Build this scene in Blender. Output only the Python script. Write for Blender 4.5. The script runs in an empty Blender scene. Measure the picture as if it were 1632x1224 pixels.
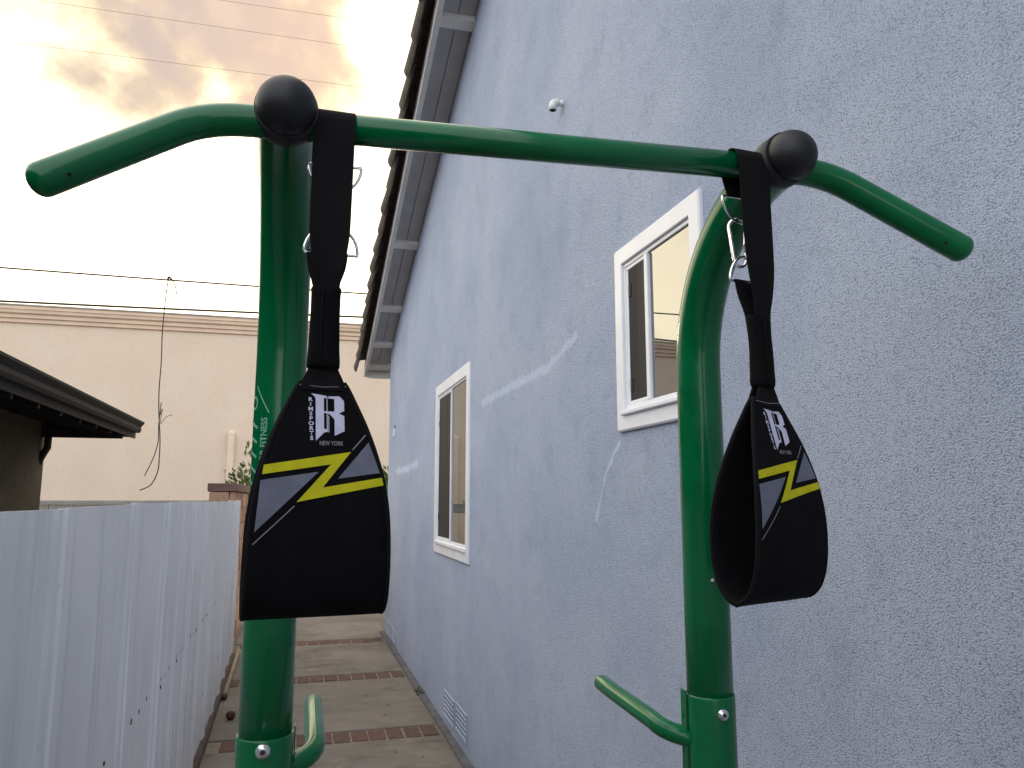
import bpy, bmesh, math, random
from mathutils import Vector, Matrix
from mathutils.geometry import tessellate_polygon

R = math.radians
random.seed(7)
scene = bpy.context.scene
COL = scene.collection

# ------------------------------------------------------------------ camera
cam_d = bpy.data.cameras.new('camera'); cam = bpy.data.objects.new('camera', cam_d); COL.objects.link(cam)
cam.location = (0, 0, 1.70)
cam.rotation_euler = (R(90 + 8.496), 0, R(-15.393))
cam_d.sensor_width = 36; cam_d.lens = 1225 / 1632 * 36
cam_d.clip_start = 0.05; cam_d.clip_end = 3000
scene.camera = cam

# ------------------------------------------------------------------ exposure
vs = scene.view_settings
vs.view_transform = 'Standard'; vs.look = 'None'; vs.gamma = 1; vs.use_curve_mapping = False
vs.exposure = 1.1

# ------------------------------------------------------------------ sky and sun
SUN_EL, SUN_AZ = 7.0, -4.0          # degrees; azimuth from +Y towards +X
world = bpy.data.worlds.new('World'); scene.world = world; world.use_nodes = True
wn = world.node_tree; wn.nodes.clear()


class NT:
    """tiny node helper"""
    def __init__(s, tree): s.t = tree
    def n(s, typ, ins=None, **props):
        nd = s.t.nodes.new(typ)
        for k, v in props.items(): setattr(nd, k, v)
        for k, v in (ins or {}).items():
            if hasattr(v, 'is_linked') or hasattr(v, 'links'): s.t.links.new(v, nd.inputs[k])
            else: nd.inputs[k].default_value = v
        return nd
    def math(s, op, a, b=None, c=None, clamp=False):
        ins = {0: a}
        if b is not None: ins[1] = b
        if c is not None: ins[2] = c
        return s.n('ShaderNodeMath', ins, operation=op, use_clamp=clamp).outputs[0]
    def vmath(s, op, a, b=None, scale=None):
        ins = {0: a}
        if b is not None: ins[1] = b
        if scale is not None: ins['Scale'] = scale
        nd = s.n('ShaderNodeVectorMath', ins, operation=op)
        return nd.outputs['Value'] if op in ('DOT_PRODUCT', 'LENGTH', 'DISTANCE') else nd.outputs[0]
    def smooth(s, x, lo, hi, a=0.0, b=1.0):
        return s.n('ShaderNodeMapRange', {0: x, 1: lo, 2: hi, 3: a, 4: b}, interpolation_type='SMOOTHSTEP').outputs[0]
    def noise(s, vec, scale, detail=4, rough=.55, dist=0.0):
        return s.n('ShaderNodeTexNoise', {'Vector': vec, 'Scale': scale, 'Detail': detail, 'Roughness': rough, 'Distortion': dist})
    def mix(s, f, a, b, blend='MIX'):
        nd = s.t.nodes.new('ShaderNodeMix'); nd.data_type = 'RGBA'; nd.blend_type = blend
        for i, v in ((0, f), (6, a), (7, b)):
            if hasattr(v, 'is_linked') or hasattr(v, 'links'): s.t.links.new(v, nd.inputs[i])
            else: nd.inputs[i].default_value = (*v, 1) if i and len(v) == 3 else v
        return nd.outputs[2]


w = NT(wn)
tc = w.n('ShaderNodeTexCoord'); dirv = w.vmath('NORMALIZE', tc.outputs['Generated'])
sky = w.n('ShaderNodeTexSky', sky_type='NISHITA', sun_disc=False, sun_elevation=R(SUN_EL), sun_rotation=R(SUN_AZ),
          altitude=50, air_density=1.0, dust_density=1.2, ozone_density=1.5)
sund = Vector((math.sin(R(SUN_AZ)) * math.cos(R(SUN_EL)), math.cos(R(SUN_AZ)) * math.cos(R(SUN_EL)), math.sin(R(SUN_EL))))
toward = w.vmath('DOT_PRODUCT', dirv, tuple(sund))
# thin veil of high cloud over the whole sky: warm and bright round the hidden sun, blue grey away from it
veil_t = w.smooth(toward, 0.15, 0.98)
veil = w.mix(veil_t, (10.4, 10.5, 11.0), (15.5, 13.6, 9.6))
nz = w.noise(dirv, 2.3, 6, .55, .3).outputs[0]
veil_mask = w.smooth(nz, 0.28, 0.62, .62, .95)
base = w.mix(veil_mask, sky.outputs[0], veil)
# the heavier pinkish grey bank of cloud above the alley, and scattered bits of the same elsewhere
cc = Vector((-0.122, 0.836, 0.545)).normalized()
e1 = Vector((0, 0, 1)).cross(cc).normalized() * -1
e2 = cc.cross(e1) * -1
a = w.math('DIVIDE', w.vmath('DOT_PRODUCT', dirv, tuple(e1)), .225)
b = w.math('DIVIDE', w.vmath('DOT_PRODUCT', dirv, tuple(e2)), .175)
rad = w.math('SQRT', w.math('ADD', w.math('MULTIPLY', a, a), w.math('MULTIPLY', b, b)))
front = w.smooth(w.vmath('DOT_PRODUCT', dirv, tuple(cc)), 0.2, 0.5)
n2 = w.noise(dirv, 6.0, 5, .5, .5).outputs[0]
n3 = w.noise(dirv, 21.0, 4, .5, .3).outputs[0]
edge = w.math('ADD', rad, w.math('MULTIPLY', w.math('SUBTRACT', n2, .5), 1.5))
edge = w.math('ADD', edge, w.math('MULTIPLY', w.math('SUBTRACT', n3, .5), .65))
bank = w.math('MULTIPLY', w.smooth(edge, 1.30, 0.50), front)
far_n = w.noise(dirv, 3.1, 7, .6, .4).outputs[0]
scat = w.math('MULTIPLY', w.smooth(far_n, .56, .72), w.math('SUBTRACT', 1.0, w.smooth(toward, .55, .8)))
bank_col = w.mix(w.smooth(a, -.8, .7), (3.05, 2.52, 2.34), (4.25, 3.15, 2.48))
bank_col = w.mix(w.math('MULTIPLY', w.smooth(n3, .45, .68), .4), bank_col, (4.9, 3.7, 2.75))
bank_col = w.mix(w.smooth(edge, .30, .95), bank_col, (5.4, 4.2, 2.5))
c1 = w.mix(w.math('MULTIPLY', scat, .7), base, (4.6, 4.6, 5.0))
wisp = w.math('MULTIPLY', w.math('MULTIPLY', w.smooth(w.noise(dirv, 4.6, 4, .5, .3).outputs[0], .50, .66), w.smooth(toward, .75, .92)), .55)
c1 = w.mix(wisp, c1, (5.6, 5.0, 3.7))
c2 = w.mix(bank, c1, bank_col)
bg = w.n('ShaderNodeBackground', {'Color': c2, 'Strength': 0.10})
wo = w.n('ShaderNodeOutputWorld', {'Surface': bg.outputs[0]})

sl = bpy.data.lights.new('sun', 'SUN'); sl.energy = 0.9; sl.angle = R(14); sl.color = (1.0, .86, .68)
so = bpy.data.objects.new('sun', sl); COL.objects.link(so); so.location = (0, 0, 30)
so.rotation_euler = (-sund).to_track_quat('-Z', 'Y').to_euler()


# ------------------------------------------------------------------ material helpers
def lin(r, g, b):
    f = lambda c: (c / 255) / 12.92 if c <= 10 else (((c / 255) + .055) / 1.055) ** 2.4
    return (f(r), f(g), f(b))


def new_mat(name):
    m = bpy.data.materials.new(name); m.use_nodes = True
    t = m.node_tree; t.nodes.clear()
    h = NT(t)
    bs = h.n('ShaderNodeBsdfPrincipled'); out = h.n('ShaderNodeOutputMaterial', {'Surface': bs.outputs[0]})
    return m, h, bs


def setp(h, bs, **kw):
    names = dict(color='Base Color', rough='Roughness', metal='Metallic', spec='Specular IOR Level', ior='IOR', normal='Normal',
                 coat='Coat Weight', coat_rough='Coat Roughness', sheen='Sheen Weight', sheen_rough='Sheen Roughness', trans='Transmission Weight',
                 sss='Subsurface Weight')
    for k, v in kw.items():
        i = bs.inputs[names[k]]
        if hasattr(v, 'links'): h.t.links.new(v, i)
        else: i.default_value = (*v, 1) if k == 'color' else v


def bump(h, height, strength=.3, dist=.01):
    return h.n('ShaderNodeBump', {'Height': height, 'Strength': strength, 'Distance': dist}).outputs[0]


def geo_pos(h): return h.n('ShaderNodeNewGeometry').outputs['Position']
def scaled(h, v, x, y, z): return h.vmath('MULTIPLY', v, (x, y, z))


def simple(name, col, rough=.6, var=.12, nscale=8, bumpd=.0, bscale=60, **kw):
    m, h, bs = new_mat(name)
    p = geo_pos(h); n = h.noise(p, nscale, 5).outputs[0]
    f = h.smooth(n, .3, .7)
    lo = tuple(c * (1 - var) for c in col); hi = tuple(min(1, c * (1 + var)) for c in col)
    setp(h, bs, color=h.mix(f, lo, hi), rough=rough, **kw)
    if bumpd: setp(h, bs, normal=bump(h, h.noise(p, bscale, 4).outputs[0], .6, bumpd))
    return m


MAT = {}


def stucco(name, col, dark, light, grain=95, relief=.006, streaks=(), drip=.25):
    m, h, bs = new_mat(name)
    p = geo_pos(h)
    g1 = h.noise(scaled(h, p, .8, .8, 1.15), grain, 3, .6).outputs[0]
    g2 = h.noise(p, grain * 2.7, 2, .5).outputs[0]
    g3 = h.noise(p, grain * .3, 3, .5).outputs[0]
    hgt = h.math('ADD', h.math('MULTIPLY', g1, .68), h.math('ADD', h.math('MULTIPLY', g2, .16), h.math('MULTIPLY', g3, .16)))
    big = h.noise(p, .9, 5, .6).outputs[0]
    drp = h.noise(scaled(h, p, 5.0, 5.0, .35), 1.0, 4, .6).outputs[0]
    c = h.mix(h.smooth(big, .3, .7), col, light)
    blot = h.noise(p, 6.5, 4, .6).outputs[0]
    c = h.mix(h.math('MULTIPLY', h.smooth(blot, .50, .72), .16), c, dark)
    c = h.mix(h.math('MULTIPLY', h.smooth(drp, .52, .75), drip), c, light)
    # relief shading put into the colour: pits darker, high grains lighter
    c = h.mix(h.math('MULTIPLY', h.smooth(hgt, .52, .38), .7), c, dark)
    c = h.mix(h.math('MULTIPLY', h.smooth(hgt, .55, .70), .45), c, light)
    if streaks:
        rag = h.noise(p, 26, 4, .7).outputs[0]; rag2 = h.noise(p, 7, 4, .7).outputs[0]
        tot = None
        for (ay, az, by, bz, wd, st) in streaks:
            pa = h.vmath('SUBTRACT', scaled(h, p, 0, 1, 1), (0, ay, az))
            ba = Vector((0, by - ay, bz - az))
            t = h.math('DIVIDE', h.vmath('DOT_PRODUCT', pa, tuple(ba)), ba.length_squared, clamp=True)
            off = h.vmath('SUBTRACT', pa, h.vmath('SCALE', tuple(ba), scale=t))
            d = h.math('ADD', h.vmath('LENGTH', off), h.math('MULTIPLY', h.math('SUBTRACT', rag, .5), wd * 3.0))
            d = h.math('ADD', d, h.math('MULTIPLY', h.math('SUBTRACT', rag2, .5), wd * 2.0))
            mk = h.math('MULTIPLY', h.smooth(d, wd, wd * .25), st)
            tot = mk if tot is None else h.math('MAXIMUM', tot, mk)
        c = h.mix(tot, c, tuple(min(1, v * 1.45 + .04) for v in light))
    setp(h, bs, color=c, rough=.92, spec=.2, normal=bump(h, hgt, 1.0, relief))
    return m


MAT['blue'] = stucco('blue_grey_stucco', lin(168, 179, 203), lin(104, 115, 138), lin(187, 196, 214), 260, .0095, streaks=[
    (4.93, 2.325, 4.12, 2.335, .035, .33), (4.12, 2.335, 3.52, 2.33, .035, .33), (3.52, 2.33, 3.12, 2.41, .026, .33),
    (9.5, 2.03, 8.45, 2.03, .05, .5), (8.45, 2.03, 7.75, 2.06, .05, .45),
    (2.66, 1.91, 2.80, 1.80, .012, .4), (2.80, 1.80, 2.91, 1.62, .010, .35)])
MAT['beige'] = stucco('beige_stucco', lin(210, 191, 170), lin(200, 180, 158), lin(216, 198, 178), 30, .002, drip=.2)
MAT['cornice'] = simple('tan_cornice_plaster', lin(212, 188, 164), .85, .06, 3)
MAT['olive'] = stucco('dark_olive_stucco', lin(78, 72, 62), lin(50, 46, 40), lin(94, 86, 74), 40, .006, drip=.5)
MAT['trim'] = simple('white_vinyl', lin(226, 227, 232), .38, .04, 6)
MAT['fascia'] = simple('white_painted_wood', lin(222, 222, 220), .55, .07, 5, .001, 40)
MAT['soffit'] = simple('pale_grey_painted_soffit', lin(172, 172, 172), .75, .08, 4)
MAT['darkwood'] = simple('dark_brown_painted_wood', lin(34, 30, 28), .7, .25, 5, .002, 30)
MAT['gutter'] = simple('brown_enamel_gutter', lin(28, 25, 23), .85, .2, 6)
MAT['tile'] = simple('brown_concrete_roof_tile', lin(82, 74, 66), .85, .28, 9, .003, 50)
MAT['pvc'] = simple('white_pvc', lin(225, 226, 222), .4, .05, 20)
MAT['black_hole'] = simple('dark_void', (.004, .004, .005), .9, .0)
MAT['block'] = simple('grey_concrete_block', lin(142, 138, 132), .9, .15, 4, .004, 40)
MAT['kick'] = simple('weathered_brown_timber', lin(84, 68, 56), .85, .3, 9, .004, 40)
MAT['rust'] = simple('rust_brown', lin(70, 40, 30), .7, .3, 40, .002, 120)
MAT['bark'] = simple('bark', lin(92, 76, 60), .9, .3, 20)
MAT['cable'] = simple('black_cable', lin(30, 27, 26), .6, .1)
MAT['brownwire'] = simple('brown_cable', lin(92, 66, 48), .7, .1)
MAT['tanpipe'] = simple('dirty_tan_pipe', lin(150, 132, 108), .7, .2, 8)
MAT['cap'] = simple('brown_wall_cap', lin(120, 92, 84), .85, .15, 8, .003, 50)


def concrete():
    m, h, bs = new_mat('worn_concrete'); p = geo_pos(h)
    oi = h.n('ShaderNodeObjectInfo').outputs['Random']
    n1 = h.noise(p, 1.3, 6, .62, .3).outputs[0]; n2 = h.noise(p, 7, 5, .6).outputs[0]; n3 = h.noise(p, 90, 3).outputs[0]
    st = h.noise(scaled(h, p, 1, 2.2, 1), 2.1, 5, .6, .8).outputs[0]
    c = h.mix(h.smooth(n1, .3, .7), lin(106, 99, 91), lin(132, 124, 114))
    c = h.mix(h.math('MULTIPLY', h.smooth(n2, .45, .75), .35), c, lin(156, 145, 130))
    c = h.mix(h.math('MULTIPLY', h.smooth(st, .52, .70), .6), c, lin(84, 75, 66))
    c = h.mix(h.math('MULTIPLY', h.smooth(n3, .62, .75), .25), c, lin(90, 82, 74))
    c = h.mix(h.math('MULTIPLY', oi, .22), c, lin(120, 110, 98))
    hg = h.math('ADD', h.math('MULTIPLY', n3, .4), n2)
    setp(h, bs, color=c, rough=.85, spec=.3, normal=bump(h, hg, .5, .004))
    return m


def brickm(name, c1, c2, c3):
    m, h, bs = new_mat(name); p = geo_pos(h)
    oi = h.n('ShaderNodeObjectInfo').outputs['Random']
    n1 = h.noise(p, 14, 5, .65).outputs[0]; n2 = h.noise(p, 70, 3).outputs[0]
    c = h.mix(h.smooth(oi, .1, .9), c1, c2)
    c = h.mix(h.math('MULTIPLY', h.smooth(n1, .45, .7), .55), c, c3)
    setp(h, bs, color=c, rough=.88, spec=.25, normal=bump(h, h.math('ADD', n1, n2), .6, .004))
    return m


MAT['concrete'] = concrete()
MAT['brick'] = brickm('red_paving_brick', lin(104, 77, 68), lin(88, 70, 63), lin(112, 98, 88))
MAT['wallblock'] = brickm('tan_split_block', lin(190, 156, 130), lin(168, 120, 100), lin(150, 128, 110))
MAT['mortar'] = simple('mortar', lin(120, 108, 96), .95, .15, 20)


def ground_mat():
    m, h, bs = new_mat('dirt_and_asphalt'); p = geo_pos(h)
    n1 = h.noise(p, .8, 6).outputs[0]; n2 = h.noise(p, 40, 4).outputs[0]
    c = h.mix(h.smooth(n1, .3, .7), lin(92, 84, 76), lin(112, 104, 94))
    setp(h, bs, color=c, rough=.95, normal=bump(h, n2, .5, .01)); return m


MAT['ground'] = ground_mat()
MAT['footing'] = simple('dark_stained_footing', lin(92, 90, 92), .9, .25, 6, .004, 50)
MAT['grout'] = simple('pale_grout', lin(132, 120, 108), .95, .2, 15)


def fence_mat():
    m, h, bs = new_mat('white_painted_sheet_metal'); p = geo_pos(h)
    dr = h.noise(scaled(h, p, 9, 9, .5), 1, 5, .6).outputs[0]
    dr2 = h.noise(scaled(h, p, 26, 26, 1.1), 1, 4, .6).outputs[0]
    n1 = h.noise(p, 2.2, 5).outputs[0]; sp = h.noise(p, 60, 3).outputs[0]
    c = h.mix(h.smooth(n1, .3, .7), lin(236, 238, 241), lin(244, 246, 248))
    c = h.mix(h.math('MULTIPLY', h.smooth(dr, .52, .72), .42), c, lin(188, 193, 200))
    c = h.mix(h.math('MULTIPLY', h.smooth(dr2, .58, .74), .2), c, lin(140, 144, 150))
    zz = h.n('ShaderNodeSeparateXYZ', {0: p}).outputs[2]
    low_tan = h.math('MULTIPLY', h.smooth(h.math('ADD', zz, h.math('MULTIPLY', n1, .8)), 1.15, .35), .25)  # tan tint, stronger towards the foot of the panels
    c = h.mix(low_tan, c, lin(168, 158, 144))
    c = h.mix(h.math('MULTIPLY', h.smooth(sp, .68, .74), .3), c, lin(120, 112, 104))
    warp = h.noise(scaled(h, p, 3, 3, .8), 1, 3).outputs[0]
    setp(h, bs, color=c, rough=.42, spec=.45, normal=bump(h, warp, .25, .03)); return m


MAT['fence'] = fence_mat()


def green_mat():
    m, h, bs = new_mat('green_powder_coat'); p = geo_pos(h)
    n1 = h.noise(p, 9, 4).outputs[0]; op = h.noise(p, 420, 2).outputs[0]; sc = h.noise(scaled(h, p, 60, 60, 14), 1, 5, .7).outputs[0]
    c = h.mix(h.smooth(n1, .3, .7), lin(0, 88, 50), lin(0, 97, 56))
    c = h.mix(h.math('MULTIPLY', h.smooth(sc, .72, .80), .12), c, lin(120, 160, 140))
    dust = h.noise(p, 33, 5, .6).outputs[0]
    setp(h, bs, color=c, rough=h.smooth(dust, .3, .8, .13, .26), spec=.34, coat=.08, coat_rough=.06, normal=bump(h, op, .08, .001)); return m


MAT['green'] = green_mat()
MAT['decal'] = simple('pale_green_lettering', lin(116, 166, 148), .5, .05)
MAT['chip'] = simple('white_chip', lin(210, 215, 210), .6, .05)


def rubber():
    m, h, bs = new_mat('black_rubber_cap'); p = geo_pos(h)
    n = h.noise(p, 300, 2).outputs[0]; d = h.noise(p, 18, 4).outputs[0]
    setp(h, bs, color=h.mix(h.smooth(d, .3, .8), lin(18, 19, 22), lin(27, 28, 32)), rough=.5, spec=.4, normal=bump(h, n, .15, .001)); return m


MAT['rubber'] = rubber()


def webbing():
    m, h, bs = new_mat('black_nylon_webbing'); p = geo_pos(h)
    wv = h.n('ShaderNodeTexWave', {'Vector': p, 'Scale': 180.0, 'Distortion': .6}, bands_direction='Z').outputs[1]
    n = h.noise(p, 500, 2).outputs[0]
    setp(h, bs, color=h.mix(n, lin(9, 9, 11), lin(20, 20, 22)), rough=.85, spec=.15, normal=bump(h, h.math('ADD', wv, n), .35, .0012)); return m


def neoprene():
    m, h, bs = new_mat('black_neoprene'); p = geo_pos(h)
    n = h.noise(p, 700, 2).outputs[0]; d = h.noise(p, 25, 4).outputs[0]
    setp(h, bs, color=h.mix(h.smooth(d, .3, .7), lin(7, 7, 9), lin(12, 12, 15)), rough=.9, spec=.12, normal=bump(h, n, .35, .0008)); return m


MAT['web'] = webbing(); MAT['neo'] = neoprene()
MAT['edge'] = simple('black_edge_binding', lin(11, 11, 13), .85, .1, 200, spec=.15)


def ink(name, col):
    m, h, bs = new_mat(name); p = geo_pos(h)
    n = h.noise(p, 600, 2).outputs[0]; d = h.noise(p, 60, 3).outputs[0]
    setp(h, bs, color=h.mix(h.smooth(d, .3, .7), tuple(c * .9 for c in col), tuple(min(1, c * 1.06) for c in col)), rough=.75, spec=.25, normal=bump(h, n, .3, .0006)); return m


MAT['yellow'] = ink('yellow_ink', lin(176, 172, 14))
MAT['greyink'] = ink('slate_grey_ink', lin(97, 99, 114))
MAT['whiteink'] = ink('pale_white_ink', lin(184, 184, 206))
MAT['paleink'] = ink('pale_grey_ink', lin(120, 120, 126))


def chrome():
    m, h, bs = new_mat('nickel_plated_steel'); p = geo_pos(h)
    setp(h, bs, color=(.72, .73, .75), metal=1.0, rough=h.smooth(h.noise(p, 90, 3).outputs[0], .3, .7, .14, .28)); return m


MAT['chrome'] = chrome()


def glass():
    m, h, bs = new_mat('coated_window_glass'); p = geo_pos(h)
    wv = h.noise(p, 1.6, 2).outputs[0]
    setp(h, bs, color=(.012, .013, .012), rough=.015, ior=3.1, spec=.5, normal=bump(h, wv, .05, .02)); return m


MAT['glass'] = glass()


def screen():
    m, h, bs = new_mat('dark_insect_screen'); p = geo_pos(h)
    v = h.noise(scaled(h, p, 1, 22, .6), 1, 3).outputs[0]
    setp(h, bs, color=h.mix(h.smooth(v, .35, .7), lin(30, 29, 29), lin(54, 51, 50)), rough=.7, spec=.3); return m


MAT['screen'] = screen()


def leafm(name, c1, c2):
    m, h, bs = new_mat(name); p = geo_pos(h)
    n = h.noise(p, 9, 3).outputs[0]
    setp(h, bs, color=h.mix(h.smooth(n, .35, .65), c1, c2), rough=.5, spec=.4); return m


MAT['leaf'] = leafm('shrub_leaf', lin(74, 92, 48), lin(112, 126, 66))
MAT['weed'] = leafm('weed_leaf', lin(50, 72, 40), lin(80, 98, 50))
MAT['drylitter'] = leafm('dry_leaf', lin(74, 56, 42), lin(104, 82, 60))


# ------------------------------------------------------------------ object helpers
def woff(o):
    v = Vector((0, 0, 0))
    while o is not None: v = v + o.location; o = o.parent
    return v


def link(name, me, mat, parent=None, loc=None, rot=None, smooth=False):
    """me is a mesh in world coordinates when loc is None (shifted to its parent), else local"""
    o = bpy.data.objects.new(name, me); COL.objects.link(o)
    if mat and not me.materials: me.materials.append(MAT[mat])
    po = woff(parent)
    if parent: o.parent = parent
    if loc is None:
        if po.length: me.transform(Matrix.Translation(-po))
    else: o.location = Vector(loc) - po
    if rot is not None: o.rotation_euler = rot
    if smooth:
        for f in me.polygons: f.use_smooth = True
    return o


def thing(name, loc, label, cat, group=None):
    o = bpy.data.objects.new(name, None); COL.objects.link(o); o.location = loc
    o.empty_display_size = .1
    return tag(o, label, cat, group)


def tag(o, label, cat, group=None):
    o['label'] = label; o['category'] = cat
    if group: o['group'] = group
    return o


def mesh_bm(bm, name='m'):
    me = bpy.data.meshes.new(name); bmesh.ops.recalc_face_normals(bm, faces=bm.faces); bm.to_mesh(me); bm.free(); return me


def pyd(v, f):
    me = bpy.data.meshes.new('m'); me.from_pydata([tuple(p) for p in v], [], f); me.update(); return me


def box(x0, x1, y0, y1, z0, z1, bev=0.0, bm=None):
    own = bm is None
    if own: bm = bmesh.new()
    vs_ = [bm.verts.new(p) for p in ((x0, y0, z0), (x1, y0, z0), (x1, y1, z0), (x0, y1, z0), (x0, y0, z1), (x1, y0, z1), (x1, y1, z1), (x0, y1, z1))]
    fs = [bm.faces.new([vs_[i] for i in q]) for q in ((3, 2, 1, 0), (4, 5, 6, 7), (0, 1, 5, 4), (1, 2, 6, 5), (2, 3, 7, 6), (3, 0, 4, 7))]
    if bev:
        es = {e for f in fs for e in f.edges}
        bmesh.ops.bevel(bm, geom=list(es), offset=bev, segments=1, affect='EDGES')
    if own: return mesh_bm(bm)


def prism(poly, axis, lo, hi):
    """extrude a polygon given in the two other axes along axis"""
    bm = bmesh.new()
    def P(q, t):
        return {0: (t, q[0], q[1]), 1: (q[0], t, q[1]), 2: (q[0], q[1], t)}[axis]
    A = [bm.verts.new(P(q, lo)) for q in poly]; B = [bm.verts.new(P(q, hi)) for q in poly]
    bm.faces.new(A); bm.faces.new(B[::-1])
    for i in range(len(poly)):
        j = (i + 1) % len(poly); bm.faces.new((A[i], A[j], B[j], B[i]))
    return mesh_bm(bm)


def sweep(pts, rad, seg=16, closed=False, cap='round', flat=1.0, sq=None):
    """tube along points, radius a number or list"""
    pts = [Vector(p) for p in pts]; n = len(pts)
    rs = list(rad) if isinstance(rad, (list, tuple)) else [rad] * n
    tang = []
    for i in range(n):
        if closed: t = pts[(i + 1) % n] - pts[i - 1]
        else: t = pts[min(i + 1, n - 1)] - pts[max(i - 1, 0)]
        tang.append(t.normalized())
    if cap == 'round' and not closed:
        r0, r1 = rs[0], rs[-1]; k = 5; pre = []; post = []
        for i in range(k):
            a_ = (i + .0) / k * math.pi / 2
            pre.append((pts[0] - tang[0] * r0 * .75 * math.cos(a_), max(1e-4, r0 * math.sin(a_)) if i else 1e-4, tang[0]))
        for i in range(k):
            a_ = math.pi / 2 * (i + 1) / k
            post.append((pts[-1] + tang[-1] * r1 * .75 * math.sin(a_), max(1e-4, r1 * math.cos(a_)), tang[-1]))
        seq = pre + [(p, r, t) for p, r, t in zip(pts, rs, tang)] + post
    else: seq = [(p, r, t) for p, r, t in zip(pts, rs, tang)]
    up = Vector((0, 0, 1)) if abs(seq[0][2].z) < .9 else Vector((0, 1, 0))
    nrm = (up - seq[0][2] * up.dot(seq[0][2])).normalized()
    V = []; F = []
    for i, (p, r, t) in enumerate(seq):
        nrm = (nrm - t * nrm.dot(t)).normalized(); bi = t.cross(nrm)
        for k in range(seg):
            a_ = 2 * math.pi * k / seg
            V.append(p + nrm * (math.cos(a_) * r) + bi * (math.sin(a_) * r * flat))
    m_ = len(seq)
    for i in range(m_ if closed else m_ - 1):
        for k in range(seg):
            i2 = (i + 1) % m_; k2 = (k + 1) % seg
            F.append((i * seg + k, i * seg + k2, i2 * seg + k2, i2 * seg + k))
    if not closed:
        F.append(tuple(range(seg))[::-1]); F.append(tuple((m_ - 1) * seg + k for k in range(seg)))
    me = pyd(V, F)
    for f in me.polygons: f.use_smooth = len(f.vertices) == 4
    return me


def crom(P, n=6, closed=False):
    """Catmull-Rom through tuples of any length"""
    out = []; N = len(P)
    g = (lambda i: P[i % N]) if closed else (lambda i: P[max(0, min(N - 1, i))])
    for i in range(N if closed else N - 1):
        p0, p1, p2, p3 = g(i - 1), g(i), g(i + 1), g(i + 2)
        for k in range(n):
            t = k / n
            out.append(tuple(.5 * (2 * b_ + (c_ - a_) * t + (2 * a_ - 5 * b_ + 4 * c_ - d_) * t * t + (3 * b_ - a_ - 3 * c_ + d_) * t ** 3) for a_, b_, c_, d_ in zip(p0, p1, p2, p3)))
    if not closed: out.append(tuple(P[-1]))
    return out


def interp(tab, x):
    for (a_, va), (b_, vb) in zip(tab, tab[1:]):
        if x <= b_: return va + (vb - va) * max(0, min(1, (x - a_) / (b_ - a_)))
    return tab[-1][1]


def jitter(me, amt, seed=0):
    rr = random.Random(seed)
    for v in me.vertices: v.co += Vector((rr.uniform(-amt, amt), rr.uniform(-amt, amt), rr.uniform(-amt, amt)))
    return me


def text_mesh(s, size, font_shear=0.0, align='LEFT', bold=0.0):
    cu = bpy.data.curves.new('t', 'FONT'); cu.body = s; cu.size = size; cu.shear = font_shear; cu.align_x = align; cu.resolution_u = 3; cu.offset = bold
    ob = bpy.data.objects.new('t', cu); COL.objects.link(ob)
    bpy.context.view_layer.update()
    me = bpy.data.meshes.new_from_object(ob.evaluated_get(bpy.context.evaluated_depsgraph_get()))
    bpy.data.objects.remove(ob); bpy.data.curves.remove(cu)
    me.materials.clear()
    return me


# ================================================================== SETTING
g = link('ground', pyd([(-900, -900, -.06), (900, -900, -.06), (900, 900, -.06), (-900, 900, -.06)], [(0, 1, 2, 3)]), 'ground')
g['kind'] = 'structure'

pav = bpy.data.objects.new('alley_pavement', None); COL.objects.link(pav); pav['kind'] = 'structure'
FX = lambda y: -0.492 - .0140 * y          # fence line
strips = [(-1.88, -1.63), (.07, .32), (2.0, 2.26), (3.92, 4.18), (5.85, 6.12), (7.77, 8.04), (9.70, 9.95)]
XR = 1.075                                  # slab edge next to the house footing
# mortar bed under everything
link('bed', box(-.75, 1.16, -3, 11.32, -.055, -.012), 'mortar', pav)
ys = [-3] + [v for s in strips for v in s] + [11.3]
for i in range(0, len(ys), 2):
    y0, y1 = ys[i] + .012, ys[i + 1] - .012
    bm = bmesh.new()
    nx, ny = 8, 8
    box(FX(y1) + .0, XR, y0, y1, -.05, random.uniform(-.002, .002), .006, bm)
    link('concrete_slab', mesh_bm(bm), 'concrete', pav)
bw = .117
brick_me = jitter(box(-bw / 2, bw / 2, -.12, .12, -.045, 0, .006), .0012, 3)
for (y0, y1) in strips:
    link('grout', box(FX(y0), XR - .002, y0 + .008, y1 - .008, -.055, -.0100), 'grout', pav)
    n = int((XR - FX(y0)) / (bw + .011)); x = XR - .006 - bw / 2
    for k in range(n):
        link('brick', brick_me, 'brick', pav, loc=(x + random.uniform(-.002, .002), (y0 + y1) / 2 + random.uniform(-.005, .005), random.uniform(-.006, .002)),
             rot=(random.uniform(-.01, .01), random.uniform(-.01, .01), random.uniform(-.014, .014) + math.pi * random.randint(0, 1)))
        x -= bw + .011
# footing of the house beside the slabs
ft = link('footing', box(XR + .016, 1.20, -3, 10.45, -.055, .006, .004), 'footing', pav)

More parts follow.
